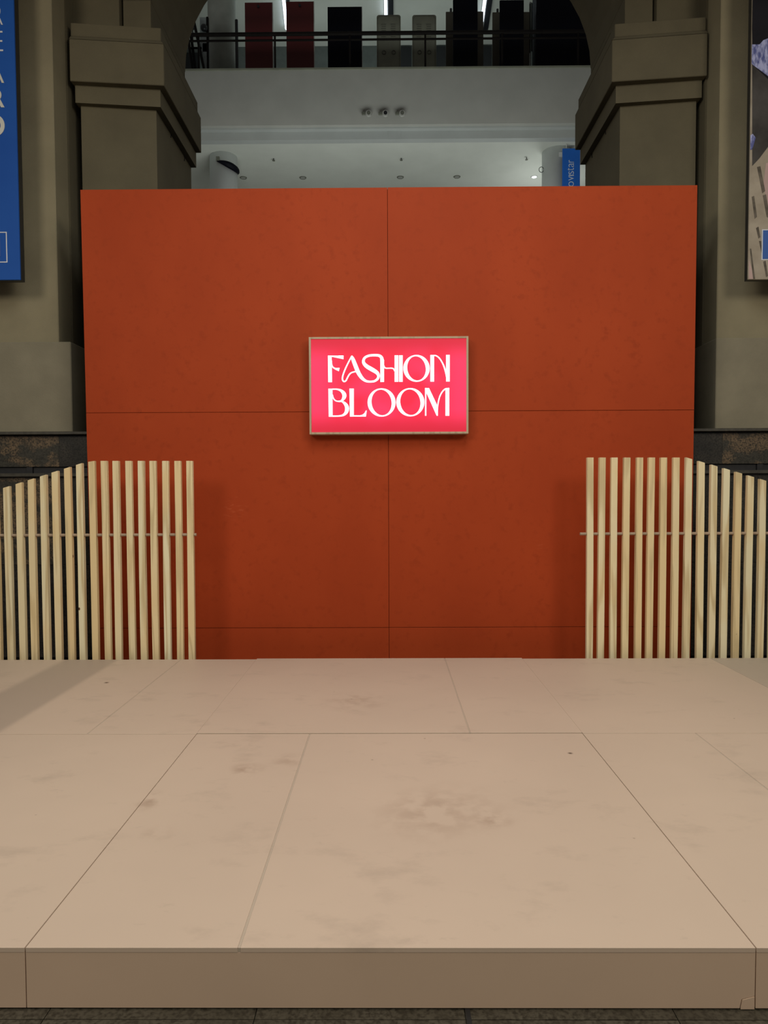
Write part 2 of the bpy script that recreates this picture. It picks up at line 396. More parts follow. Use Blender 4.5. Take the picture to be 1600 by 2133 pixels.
arch_band(0.0, 0.30, 8.02, D_END, 'arch_inner_order')
arch_band(0.325, 0.92, 7.97, D_END-.01, 'arch_outer_order')
arch_band(0.28, 0.35, 8.07, D_END-.02, 'arch_groove')
# spandrel above
bm = bmesh.new(); n = 28; prev = None
for k in range(n+1):
    t = math.pi*k/n; x = math.cos(t)*(A_+.9); z = zSpring + math.sin(t)*(B_+.9)
    cur = [bm.verts.new(p) for p in ((x, 8.1, z), (x, 8.1, 13.5), (x, D_END, 13.5), (x, D_END, z))]
    if prev:
        for q in range(4): bm.faces.new([prev[q], prev[(q+1) % 4], cur[(q+1) % 4], cur[q]])
    prev = cur
    if k in (0, n): bm.faces.new(cur)
obj('spandrel', bm, M_plaster_hi, wall)

# pilasters with plinth blocks
PILX = (P(116, 420, D_PIL).x, P(1497, 400, D_PIL).x)
BLKX = (P(149, 800, 7.44).x, P(1491.5, 800, 7.44).x)
zBlk = P(100, 712, 7.44).z
for s, xp, xb in ((-1, PILX[0], BLKX[0]), (1, PILX[1], BLKX[1])):
    xo = s*9
    q = lambda a, b: (min(a, b), max(a, b))
    x0, x1 = q(xo, xp)
    obj('pilaster', B(x0, x1, D_PIL, 8.1, zBlk-.01, 13.5), M_plaster, wall, bevel=0.008)
    # set-back strip beside the pilaster
    x0, x1 = q(xp, xp - s*0.0) 
    a, b2 = q(xp - s*0.02, xp + s*0.3)
    obj('pilaster_return', B(a - (0.0 if s > 0 else 0), b2, 7.80, 8.1, zBlk-.01, 13.5), M_plaster_hi, wall)
    x0, x1 = q(xo, xb)
    obj('plinth_block', B(x0, x1, 7.44, 8.1, Z_DADO, zBlk), M_plaster_block, wall, bevel=0.008)
# granite dado
def zz(y): return P(811, y-3, 7.42).z
z_a, z_b, z_c, z_d = Z_DADO-0.035, P(90, 973, 7.42).z, P(90, 986, 7.42).z, P(90, 993, 7.42).z
for s in (-1, 1):
    q = (lambda a, b: (min(a, b), max(a, b)))
    x0, x1 = q(s*9, s*3.0)
    obj('dado_cap', B(x0, x1, 7.36, 8.0, Z_DADO-0.030, Z_DADO), M_gran_trim, wall, bevel=0.004)
    obj('dado_core', B(x0, x1, 7.47, 8.0, 0, Z_DADO-0.03), M_joint, wall)
    xs = [3.0, abs(P(123, 940, 7.42).x) if s < 0 else P(1505, 930, 7.42).x, 4.6, 5.9, 7.2]
    for i in range(4):
        a, b2 = q(s*xs[i], s*xs[i+1])
        m_ = M_gran_dark if i == 0 else M_gran_brown
        obj('granite_slab', B(a+.001, b2-.001, 7.42, 7.47, z_b+.004, z_a-.004), m_, wall)
        obj('granite_slab', B(a+.001, b2-.001, 7.42, 7.47, 1.0, z_d-.004), M_gran_dark if i != 1 or s > 0 else M_gran_brown, wall)
        obj('granite_slab', B(a+.001, b2-.001, 7.42, 7.47, 0.03, .996), M_gran_dark, wall)
    obj('steel_channel', B(x0, x1, 7.445, 7.47, z_c, z_b), M_steel_black, wall)
    obj('dado_moulding', B(x0, x1, 7.38, 7.47, z_d, z_c), M_gran_trim, wall, bevel=0.003)
    xk = P(1583, 972, 7.43).x if s > 0 else P(62, 980, 7.43).x
    obj('channel_bracket', B(xk-.03, xk+.03, 7.425, 7.45, z_c, z_b), M_steel_black, wall)

# ---------------------------------------------------------------- rear hall: ceiling, far wall
D_FAS = 18.0
zc = P(811, 298, 18.5).z
ceiling = struct(obj('ceiling', B(-9, 9, 18.5, 24.2, zc, zc+0.25), M_ceil))
wall_far = struct(obj('wall_far', B(-9, 9, 24.0, 24.3, 0, 17.2), M_ceil))
zf1, zf0 = P(811, 141, D_FAS).z, P(811, 257, D_FAS).z
floor_up = zf1 + 0.0

# balcony
bal = thing('balcony', 'long pale concrete balcony front seen through the arch above the backdrop', 'balcony', (0, D_FAS, zf0))
adopt(obj('fascia', hexa([(-8, D_FAS, zf1-.04), (8, D_FAS, zf1-.04), (8, D_FAS+.3, zf1-.04), (-8, D_FAS+.3, zf1-.04)][::-1],
          [(-8, D_FAS+.05, zf0), (8, D_FAS+.05, zf0), (8, D_FAS+.3, zf0), (-8, D_FAS+.3, zf0)][::-1]), M_white), bal)
adopt(obj('edge_strip', B(-8, 8, D_FAS-.03, D_FAS+.3, zf1-.04, zf1), M_greyboard), bal)
zr = zf0 - 0.0
adopt(obj('ledge', B(-8, 8, D_FAS+.16, D_FAS+.45, zr-.04, zr), M_white_cool), bal)
trim = struct(obj('trim_1', B(-8, 8, D_FAS+.30, D_FAS+.50, zc, zr-.042), M_white_cool))
struct(obj('floor', B(-8, 8, D_FAS+.31, 23.35, zf1-.30, zf1), M_parapet))
hx = P(822, 277, D_FAS+.3)
obj('access_hatch', B(hx.x-.16, hx.x+.16, D_FAS+.288, D_FAS+.302, hx.z-.16, hx.z+.16), M_white_cool, trim)
for i, px in enumerate((768, 803, 838)):
    c = P(px, 236, D_FAS-.035)
    t = thing('fascia_spotlight', 'small pale spotlight on the balcony front, %s of the three' % ('leftmost', 'middle one', 'rightmost')[i], 'spotlight', (c.x, c.y, c.z), 'spotlights on the balcony front')
    obj('ring', tube([(0, 0.04, 0), (0, -0.02, 0)], 0.07, 16), M_white, t)
    obj('lens', tube([(0, -0.02, 0), (0, -0.03, 0)], 0.045, 14), M_steel_black if i == 1 else M_greyprint, t)
    obj('bracket', B(-0.17, -0.08, -0.03, 0.04, -0.025, 0.025), M_greyprint, t)

# railing
rail = thing('balcony_railing', 'dark metal railing with two rails running along the balcony edge', 'railing', (0, D_FAS+.08, zf1))
zt, zm = P(811, 69, D_FAS+.08).z, P(811, 82, D_FAS+.08).z
adopt(obj('top_rail', tube([(-8, D_FAS+.08, zt), (8, D_FAS+.08, zt)], 0.045, 10), M_rail), rail)
adopt(obj('middle_rail', tube([(-8, D_FAS+.08, zm), (8, D_FAS+.08, zm)], 0.025, 8), M_rail), rail)
for px in (298, 414, 573, 729, 886, 1046, 1204, 1360):
    x = P(px, 110, D_FAS+.08).x
    adopt(obj('post', B(x-.022, x+.022, D_FAS+.06, D_FAS+.10, zf1, zt), M_rail), rail)

# columns
def column(px, D, z0, z1, rpx, label, m):
    c = P(px, 350, D); r = rpx/F_PX*D
    t = thing('round_column', label, 'column', (c.x, D, z0))
    obj('shaft', tube([(0, 0, 0), (0, 0, z1-z0)], r, 40), m, t, smooth=False)
    for p in t.children[0].data.polygons: p.use_smooth = len(p.vertices) == 4
    return t, r
t, r = column(466, 19.2, 0, zc, 28, 'white round column under the rear ceiling, on the left', M_col)
ring = [(math.cos(a)*(r+.012), math.sin(a)*(r+.012), zc-.28 - .10*math.cos(a)) for a in [(-105 + 130*k/16)*math.pi/180 for k in range(17)]]
obj('black_band', tube(ring, [0.012+.075*math.sin(math.pi*min(1, k/15.5)) for k in range(17)], 8), M_black, t)
obj('cable_clip', B(-.10, -.02, -r-.05, -r+.02, zc-.26, zc-.16), M_greyprint, t)
t2, r2 = column(1160, 19.06, 0, zc, 30, 'white round column at right with a blue hanging sign in front', M_col)
c = P(1168, 323, 18.7) - Vector(t2.location)
obj('camera_box', B(c.x-.05, c.x+.05, -r2-.03, -r2+.1, c.z-.05, c.z+.05), M_fixture, t2)
obj('cable_loop', tube([(-r2-.02+.06*math.sin(a)-.02, -.1, P(1129, 357, 19.06).z+.07*math.cos(a)) for a in [2*math.pi*k/14 for k in range(15)]], 0.008, 5), M_steel_black, t2)
column(466, 19.55, zf1, 17.0, 28, 'grey round column standing on the balcony behind the railing', M_col_hi)

# downlights and sprinklers in the rear ceiling
labs = ['leftmost ceiling downlight, beside the left column', 'second ceiling downlight from the left', 'middle ceiling downlight below the access hatch',
        'fourth ceiling downlight from the left', 'lit ceiling downlight beside the right column']
for i, (px, py) in enumerate(((507, 370), (631, 370), (834, 369), (952, 368), (1113, 368))):
    c = G(px, py, zc)
    t = thing('downlight', labs[i], 'downlight', (c.x, c.y, zc), 'round downlights in the rear ceiling')
    bm = bmesh.new(); n = 20
    for (r0, z0, r1, z1) in ((.10, 0.0, .085, -.02), (.085, -.02, .07, -.012)):
        a = [bm.verts.new((math.cos(2*math.pi*k/n)*r0, math.sin(2*math.pi*k/n)*r0, z0)) for k in range(n)]
        b = [bm.verts.new((math.cos(2*math.pi*k/n)*r1, math.sin(2*math.pi*k/n)*r1, z1)) for k in range(n)]
        for k in range(n): bm.faces.new([a[k], a[(k+1) % n], b[(k+1) % n], b[k]])
    obj('trim_ring', bm, M_greyprint if i < 4 else M_fixture, t)
    obj('lens', tube([(0, 0, 0.0), (0, 0, -0.014)], 0.071, 16), M_lit if i == 4 else M_chrome, t)
for i, (px, py) in enumerate(((570, 330), (836, 329), (1097, 328))):
    c = G(px, py, zc)
    t = thing('sprinkler_head', 'small dark sprinkler head in the rear ceiling, %s of three' % ('leftmost', 'middle one', 'rightmost')[i], 'sprinkler', (c.x, c.y, zc), 'sprinkler heads in the rear ceiling')
    obj('stem', tube([(0, 0, 0), (0, 0, -.055)], 0.010, 8), M_steel_black, t)
    obj('deflector', tube([(0, 0, -.055), (0, 0, -.062)], 0.038, 10), M_greyprint, t)

# upper hall: ceiling and a low grey wall
zu = P(811, 97, 23.4).z
ceil_u = struct(obj('ceiling', B(-9, 9, 18.6, 24.0, zu, zu+.2), M_ceil))
low = struct(obj('wall_upper', B(-9, 9, 23.35, 23.9, zf1, zu-.0), M_parapet))
for px0, px1, py0 in ((834, 857, 97), (908, 932, 97), (1000, 1024, 97), (380, 412, 106)):
    a = P(px0, 120, 23.3); b = P(px1, 120, 23.3)
    z1 = P(811, py0, 23.3).z
    obj('dark_opening', B(a.x, b.x, 23.3, 23.36, zf1, z1), M_steel_black, low)
# fluorescent tubes with black troughs, running away from us
for i, (p0, p1, blk, lab) in enumerate((((588, -30), (597, 58), 8, 'slanting fluorescent tube between the two red boards'),
                             ((803, -30), (804, 33), 9, 'fluorescent tube above the left grey board'),
                             ((1014, -30), (1004, 45), 10, 'fluorescent tube right of the first dark board'))):
    a = G(p0[0], p0[1], zu-.05); b = G(p1[0], p1[1], zu-.05)
    t = thing('fluorescent_light', lab, 'light', (a.x, a.y, zu-.012), 'fluorescent tubes on the upper ceiling')
    d = (b-a); L = d.length
    ang = math.atan2(-d.x, d.y)
    t.rotation_euler = (0, 0, ang)
    obj('tube', tube([(0, 0, -.06), (0, L, -.06)], 0.045, 10), M_tube, t)
    obj('fixture_body', B(-.05, .05, 0, L, -.02, 0), M_fixture, t)
    obj('trough', B(.07, .22 if i else .16, 0, L*1.25, -.05, 0), M_steel_black, t)

# boards standing along the balcony
def board(px0, px1, pytop, D, m, name, label, grp=None, thick=.06, rounded=0, cat='board'):
    a, b = P(px0, 110, D), P(px1, 110, D); zt_ = P((px0+px1)/2, pytop, D).z
    w = b.x-a.x; cx = (a.x+b.x)/2; h = zt_-zf1
    t = thing(name, label, cat, (cx, D, zf1), grp)
    if rounded:
        poly = [(-w/2, .03), (w/2, .03)]
        rr = rounded
        for k in range(7): an = math.pi/2*k/6; poly.append((w/2-rr+rr*math.cos(an), h-rr+rr*math.sin(an)))
        for k in range(7): an = math.pi/2*(1+k/6); poly.append((-w/2+rr+rr*math.cos(an), h-rr+rr*math.sin(an)))
        obj('panel', prism_xz(poly, 0, thick), m, t)
    else:
        obj('panel', B(-w/2, w/2, 0, thick, .03, h), m, t, bevel=.004)
    for s in (-1, 1):
        obj('foot', B(s*w*.38-.03, s*w*.38+.03, -.10, thick+.14, 0, .03), M_steel_black, t)
    return t, w, h
for px0, px1, pt, lab in ((511, 568, 5, 'dark red display board on the balcony, the left one'), (597, 654, 3, 'dark red display board on the balcony, the right one')):
    t, w, h = board(px0, px1, pt, 18.45, M_red, 'red_display_board', lab, 'red boards on the balcony')
    obj('hook', tube([(0, -.002, h-.11), (0, -.03, h-.11)], .03, 10), M_steel_black, t)
    obj('trim', B(w/2, w/2+.015, 0, .06, .03, h), M_fixture, t)
t, w, h = board(683, 754, 14, 18.45, M_black, 'black_display_board', 'plain black display board on the balcony left of the grey boards')
obj('trim', B(w/2, w/2+.012, 0, .06, .03, h), M_fixture, t)
for k, (px0, px1, pt, lab) in enumerate(((785, 835, 31, 'grey rounded info board on the balcony, the left one'), (859, 909, 31, 'grey rounded info board on the balcony, the right one'))):
    t, w, h = board(px0, px1, pt, 18.5, M_greyboard, 'grey_info_board', lab, 'grey rounded boards on the balcony', rounded=.06)
    for s in (-1, 1):
        for r_ in range(7):
            obj('text_line', B(s*w*.2-.07+(.01 if r_ % 2 else 0), s*w*.2+.05, -.004, 0, h-.24-.05*r_, h-.225-.05*r_), M_greyprint, t)
        ringp = [(s*w*.2+.045*math.cos(a), -.004, h*.42+.045*math.sin(a)) for a in [2*math.pi*q/16 for q in range(17)]]
        obj('round_emblem', tube(ringp, .009, 5), M_greyprint, t)
    obj('rim', tube([(-w/2+.03, -.003, .08), (-w/2+.03, -.003, h-.08), (-w/2+.08, -.003, h-.03), (w/2-.08, -.003, h-.03), (w/2-.03, -.003, h-.08), (w/2-.03, -.003, .08)], .005, 5), M_greyprint, t)
for (a0, a1, ap, b0, b1, bp_, w1, w2) in ((944, 995, -2, 929, 1007, 24, 'left', 'left'), (1041, 1091, 0, 1026, 1103, 25, 'right', 'right')):
    board(a0, a1, ap, 18.4, M_black, 'dark_display_board', 'narrow dark board in front of an olive board on the balcony, %s of the pair' % w1, 'narrow dark boards on the balcony')
    t, w, h = board(b0, b1, bp_, 18.85, M_olive, 'olive_display_board', 'wide olive board half hidden behind a narrow dark board, %s of the pair' % w2, 'olive boards on the balcony')
    obj('knob', tube([(-w/2+.13, .03, h), (-w/2+.13, .03, h+.09)], .03, 10), M_steel_black, t)
# large black box at the right end and a draped grey cloth beside it
t, w, h = board(1117, 1260, -60, 18.5, M_black, 'large_black_panel', 'very large black panel at the right end of the balcony', thick=.5, cat='panel')
bm = bmesh.new(); x0, x1 = P(1106, 60, 18.95).x, P(1127, 60, 18.95).x; zt_ = P(1110, -5, 18.95).z; zb_ = P(1110, 100, 18.95).z
nx = 14
top = []; 
for row, z in enumerate((zt_, (zt_+zb_)/2, zb_)):
    rowv = []
    for k in range(nx+1):
        u = k/nx; x = x0 + (x1-x0)*u*(1.0 - .2*row/2)
        rowv.append((bm.verts.new((x, 19.15+.03*math.sin(u*22), z + .05*math.sin(u*5)*(row == 2))), bm.verts.new((x, 19.17+.03*math.sin(u*22), z + .05*math.sin(u*5)*(row == 2)))))
    top.append(rowv)
for r0, r1 in zip(top, top[1:]):
    for k in range(nx):
        for q in (0, 1): bm.faces.new([r0[k][q], r0[k+1][q], r1[k+1][q], r1[k][q]])
for k in range(nx):
    bm.faces.new([top[0][k][0], top[0][k+1][0], top[0][k+1][1], top[0][k][1]]); bm.faces.new([top[-1][k][0], top[-1][k+1][0], top[-1][k+1][1], top[-1][k][1]])
t = thing('grey_curtain', 'grey hanging cloth beside the large black panel on the balcony', 'curtain', ((x0+x1)/2, 19.15, zf1))
adopt(obj('cloth', bm, M_parapet), t)
adopt(obj('stand', tube([(x0+.03, 19.2, zf1), (x0+.03, 19.2, zt_+.05)], .02, 8), M_fixture), t)
adopt(obj('stand_foot', B(x0-.05, x0+.12, 19.1, 19.3, zf1, zf1+.02), M_fixture), t)
# things at the left end: leaning dark posts, small pale screen, thin black post
t = thing('easel_stand', 'dark leaning easel at the left end of the balcony', 'easel', (P(412, 130, 18.6).x, 18.6, zf1))
for (ax, ay, bx, by) in ((403, 40, 430, 141), (398, 75, 410, 141), (385, 30, 404, 141)):
    a, b = P(ax, ay, 18.7), P(bx, by, 18.5); b.z = zf1
    adopt(obj('leg', tube([a, b], .035, 8), M_rail), t)
a, b = P(395, 100, 18.6), P(420, 100, 18.6)
adopt(obj('crossbar', tube([a, b], .025, 8), M_rail), t)
t = thing('small_screen', 'pale framed screen with a dark round knob beside the balcony column', 'screen', (P(424, 130, 18.8).x, 18.8, zf1))
a, b = P(416, 36, 18.8), P(430, 36, 18.8)
adopt(obj('panel', B(a.x, b.x, 18.8, 18.84, zf1+.9, a.z), M_glass), t)
adopt(obj('edge', B(b.x, b.x+.05, 18.78, 18.86, zf1, a.z), M_rail), t)
c = P(425, 58, 18.74); bm = bmesh.new(); bmesh.ops.create_uvsphere(bm, u_segments=14, v_segments=8, radius=.09); bmesh.ops.translate(bm, verts=bm.verts, vec=c)
adopt(obj('knob', bm, M_steel_black, smooth=True), t)
a, b = P(422, 90, 18.8), P(436, 90, 18.8)
adopt(obj('lower_panel', B(a.x, b.x, 18.8, 18.84, zf1, a.z), M_glass), t)
a, b = P(489, 39, 18.9), P(495, 39, 18.9)
bm = B(a.x, b.x, 18.9, 18.97, zf1, a.z)
o = obj('black_post', bm, M_steel_black, bevel=.015); o['label'] = 'slim black post right beside the grey column on the balcony'; o['category'] = 'post'
t = thing('spot_lamp', 'tiny bright lamp glowing at the far left of the balcony', 'lamp', P(400, 53, 18.75))
obj('bulb', tube([(0, 0, 0), (0, -.04, 0)], .045, 12), M_lit, t)
obj('housing', tube([(0, .10, 0), (0, 0, 0)], .055, 12), M_steel_black, t)
obj('arm', tube([(0, .05, 0), (0, .05, zf1 - P(400, 53, 18.75).z)], .015, 8), M_steel_black, t)

# ---------------------------------------------------------------- text helpers
def text_mesh(s, size, extrude=.001, offset=0.0, align='LEFT'):
    cu = bpy.data.curves.new('t', 'FONT'); cu.body = s; cu.size = size; cu.extrude = extrude; cu.offset = offset; cu.align_x = align
    o = bpy.data.objects.new('t', cu); C.collection.objects.link(o)
    dg = bpy.context.evaluated_depsgraph_get(); dg.update()
    me = bpy.data.meshes.new_from_object(o.evaluated_get(dg))
    bpy.data.objects.remove(o); bpy.data.curves.remove(cu)
    bm = bmesh.new(); bm.from_mesh(me); bpy.data.meshes.remove(me)
    return bm
def bounds(bm):
    xs = [v.co.x for v in bm.verts]; ys = [v.co.y for v in bm.verts]
    return min(xs), max(xs), min(ys), max(ys)
def fit_letter(ch, x0, x1, z0, z1, y, mat_, parent, name='letter', bold=0.0, rot=False):
    bm = text_mesh(ch, 1.0, .002, bold)
    a, b, c_, d_ = bounds(bm)
    for v in bm.verts:
        u = (v.co.x-a)/(b-a); w_ = (v.co.y-c_)/(d_-c_); dz = v.co.z
        if rot: v.co = Vector((x1 - w_*(x1-x0), y - dz, z0 + u*(z1-z0)))
        else: v.co = Vector((x0 + u*(x1-x0), y - dz, z0 + w_*(z1-z0)))
    return adopt(obj(name, bm, mat_), parent)

# blue hanging sign in the rear hall
D_S = 18.58
a, b = P(1172, 350, D_S), P(1208.5, 350, D_S); zt_ = P(1190, 309, D_S).z; zb_ = P(1190, 430, D_S).z
t = thing('hanging_sign', 'blue vertical hanging sign with white lettering between right column and arch', 'sign', ((a.x+b.x)/2, D_S, zb_))
adopt(obj('panel', B(a.x, b.x, D_S, D_S+.04, zb_, zt_), M_blue_sign, bevel=.004), t)
for k in (0, 1):
    adopt(obj('suspension_rod', tube([(a.x+.1+k*.22, D_S+.02, zt_-.02), (a.x+.1+k*.22, D_S+.02, zc)], .01, 6), M_fixture), t)
spans = {'r': (333.5, 338.5), 'a': (339.5, 348), 't': (349.5, 355.5), 's': (356.5, 363.5), 'i': (364.5, 366.5), 'v': (367.5, 376), 'o': (378, 388.5), 'm': (390.5, 405)}
for ch, (y0, y1) in spans.items():
    xl, xr = (1184.5, 1195.5)
    if ch == 't': xl = 1182
    zlo, zhi = P(1190, y1, D_S).z, P(1190, y0, D_S).z
    fit_letter('ı' if ch == 'i' else ch, P(xl, 360, D_S).x, P(xr, 360, D_S).x, zlo, zhi, D_S-.003, M_white_print, t, rot=True, bold=-0.012)

# ---------------------------------------------------------------- banners on the pilasters
def print_mat(name, cols, scale=3, lo=.35, hi=.65, stretch=None):
    m, nt, b = new_mat(name, .55)
    b.inputs['Specular IOR Level'].default_value = 0.15
    tc = N(nt, 'ShaderNodeTexCoord')
    out, _ = noise_mix(nt, tc.outputs['Object'], cols[0], cols[1], scale, 5, lo, hi, stretch=stretch)
    nt.links.new(out, b.inputs['Base Color']); return m
M_ban_blue = print_mat('blue_banner_print', ((0.010, 0.080, 0.38), (0.016, 0.105, 0.44)), 1.2, .3, .75)
M_ban_side = mat('banner_side', (0.012, 0.04, 0.17), .6, .05)
M_ban_black = print_mat('black_garment_print', ((0.006, 0.006, 0.010), (0.012, 0.012, 0.018)), 3)
M_ban_grey = print_mat('grey_garment_print', ((0.030, 0.029, 0.028), (0.085, 0.082, 0.080)), 2.2)
M_ban_violet = print_mat('violet_cloth_print', ((0.10, 0.12, 0.32), (0.42, 0.46, 0.74)), 14, .42, .6, stretch=(2.2, 1, .8))
M_ban_beige = print_mat('beige_wall_print', ((0.30, 0.265, 0.21), (0.39, 0.35, 0.285)), 5)
M_ban_bar = print_mat('brown_bar_print', ((0.075, 0.066, 0.052), (0.16, 0.14, 0.115)), 3, stretch=(1, 1, 3))
M_ban_pink = print_mat('pinkish_print', ((0.44, 0.32, 0.30), (0.50, 0.38, 0.36)), 3)
M_box_blue = mat('blue_box_print', (0.015, 0.09, 0.38), .55, .05)

xr = P(36, 330, D_BAN).x; zb_ = P(20, 583, D_BAN).z
banL = thing('blue_banner', 'tall blue banner with white letters on the left pilaster, cut by the frame edge', 'banner', (xr-.7, D_BAN, zb_))
adopt(obj('panel', B(xr-1.4, xr, D_BAN, D_BAN+.02, zb_, 9.2), M_ban_blue, bevel=.003), banL)
adopt(obj('frame', B(xr-1.395, xr-.003, D_BAN+.02, D_BAN+.10, zb_+.003, 9.19), M_steel_black), banL)
for z in (zb_+.6, 6.5, 8.6):
    adopt(obj('wall_bracket', tube([(xr-.7, D_BAN+.05, z), (xr-.7, D_PIL+.002, z)], .025, 8), M_steel_black), banL)
def px_letter(ch, pxl, pxr, pyt, pyb, m_, bold=0):
    fit_letter(ch, P(pxl, pyt, D_BAN).x, P(pxr, pyt, D_BAN).x, P(pxr, pyb, D_BAN).z, P(pxr, pyt, D_BAN).z, D_BAN-.003, m_, banL, bold=bold)
px_letter('R', -13, 5.5, 12, 52, M_white_print, -.008)
px_letter('E', -19, 6, 65, 107, M_white_print, -.018)
px_letter('A', -27, 8, 133, 173, M_pale_print, -.004)
px_letter('R', -14, 9, 187, 224, M_pale_print, .03)
px_letter('O', -32, 9.5, 239, 284, M_pale_print, .03)
# outlined box low on the banner
a = P(13.8, 483, D_BAN); b = P(15.8, 547, D_BAN); wd = P(-70, 547, D_BAN).x; lw = .0095
bm = B(wd, b.x, D_BAN-.003, D_BAN+.001, b.z, b.z+lw); B(wd, b.x, D_BAN-.003, D_BAN+.001, a.z-lw, a.z, bm); B(b.x-lw, b.x, D_BAN-.003, D_BAN+.001, b.z+lw, a.z-lw, bm); B(wd, wd+lw, D_BAN-.003, D_BAN+.001, b.z+lw, a.z-lw, bm)
adopt(obj('outlined_box', bm, M_white_print), banL)
c = P(1.5, 515, D_BAN)
adopt(obj('box_mark', B(c.x-.10, c.x, D_BAN-.003, D_BAN+.001, c.z-.09, c.z+.09), M_box_blue), banL)

xl = P(1562.5, 330, D_BAN).x; zb2 = P(1590, 582, D_BAN).z
banR = thing('photo_banner', 'tall photo banner with dark garment and beige stripes on the right pilaster', 'banner', (xl+.7, D_BAN, zb2))
adopt(obj('panel', B(xl, xl+1.4, D_BAN, D_BAN+.02, zb2, 9.2), M_ban_beige, bevel=.003), banR)
adopt(obj('frame', B(xl+.003, xl+1.395, D_BAN+.02, D_BAN+.08, zb2+.003, 9.19), M_steel_black), banR)
for z in (zb2+.6, 6.5, 8.6):
    adopt(obj('wall_bracket', tube([(xl+.7, D_BAN+.05, z), (xl+.7, D_PIL+.002, z)], .025, 8), M_steel_black), banR)
def printed(pts, m_, name, k):
    poly = []
    for (x, y) in pts:
        p = P(x, y, D_BAN); poly.append((max(p.x, xl+.001), p.z))
    y0 = D_BAN - .001*k
    adopt(obj(name, prism_xz(poly, y0, D_BAN+.002), m_), banR)
printed([(1560, 60), (1567, 346), (1582, 330), (1600, 306), (1640, 250), (1660, -300), (1560, -300)], M_ban_grey, 'garment_print', 1)
printed([(1560, -300), (1700, -300), (1690, 110), (1640, 150), (1600, 165), (1568, 135), (1560, 60)], M_ban_black, 'dark_garment_print', 2)
printed([(1560, 93), (1582, 93), (1590, 84), (1600, 80), (1625, 84), (1640, 120), (1620, 165), (1600, 159), (1588, 150), (1570, 137), (1560, 133)], M_ban_violet, 'violet_cloth_print', 3)
printed([(1560, 282), (1568, 279), (1574, 287), (1569, 305), (1566, 312), (1560, 312)], M_ban_violet, 'violet_cuff_print', 3)
for bar in (((1577, 348), (1584, 346), (1594, 398), (1588, 403)), ((1589, 407), (1596, 405), (1604, 455), (1597, 452)), ((1566, 410), (1571, 408), (1577, 452), (1572, 456)),
            ((1575, 475), (1580, 472), (1584, 494), (1580, 497)), ((1581, 502), (1586, 502), (1589, 542), (1585, 520)), ((1590, 545), (1595, 543), (1600, 575), (1596, 577)),
            ((1562, 518), (1565, 518), (1573, 581), (1569, 581))):
    printed(list(bar), M_ban_bar, 'stripe_print', 1.5)
printed([(1596, 340), (1640, 330), (1640, 470), (1604, 450), (1598, 420), (1590, 385)], M_ban_pink, 'pink_print', 1.2)
printed([(1560, 540), (1566, 560), (1569, 581), (1560, 581)], M_ban_pink, 'pink_print', 1.2)
a = P(1588, 478, D_BAN); b = P(1586.5, 542, D_BAN)
adopt(obj('box_border', B(a.x-.004, a.x+.5, D_BAN-.004, D_BAN+.001, b.z, a.z), M_white_print), banR)
adopt(obj('blue_box', B(a.x+.006, a.x+.49, D_BAN-.006, D_BAN, b.z+.010, a.z-.010), M_box_blue), banR)

# ---------------------------------------------------------------- orange backdrop wall
Yw = D_WALL
wb = thing('backdrop_wall', 'large orange painted backdrop wall of four panels behind the stage', 'backdrop', (0, Yw, 0))
TL, TR = P(166.5, 396, Yw), P(1453, 385, Yw); ML, MR = P(179.5, 860, Yw), P(1446, 854, Yw)
zT = (TL.z+TR.z)/2; zM = (ML.z+MR.z)/2; zS = (P(450, 1308, Yw).z + P(1150, 1306, Yw).z)/2
xm = P(808.3, 700, Yw).x
def xe(side, z):                                    # edges: the wall is very slightly wider at the top
    A0, A1 = (ML, TL) if side < 0 else (MR, TR)
    return A0.x + (A1.x-A0.x)*(z-zM)/(zT-zM)*0.8
g = .0019
rows = [(0.0, zS-g), (zS+g, zM-g), (zM+g, zT)]
for ri, (z0, z1) in enumerate(rows):
    for s in (-1, 1):
        pr = [(0, 0.0012), (0.0018, 0), (0, 0.0016)][ri][0 if s < 0 else 1]
        if ri == 0: pr = -0.002
        pts = []
        for z in (z0, z1):
            xa, xb = (xe(-1, z), xm-g) if s < 0 else (xm+g, xe(1, z))
            pts.append([(xa, Yw-pr, z), (xb, Yw-pr, z), (xb, Yw+.018, z), (xa, Yw+.018, z)])
        adopt(obj('panel', hexa(pts[0], pts[1]), M_orange, bevel=.0012), wb)
adopt(obj('backing_frame', B(ML.x+.02, MR.x-.02, Yw+.018, Yw+.10, 0, zT-.01), M_orange_dark), wb)

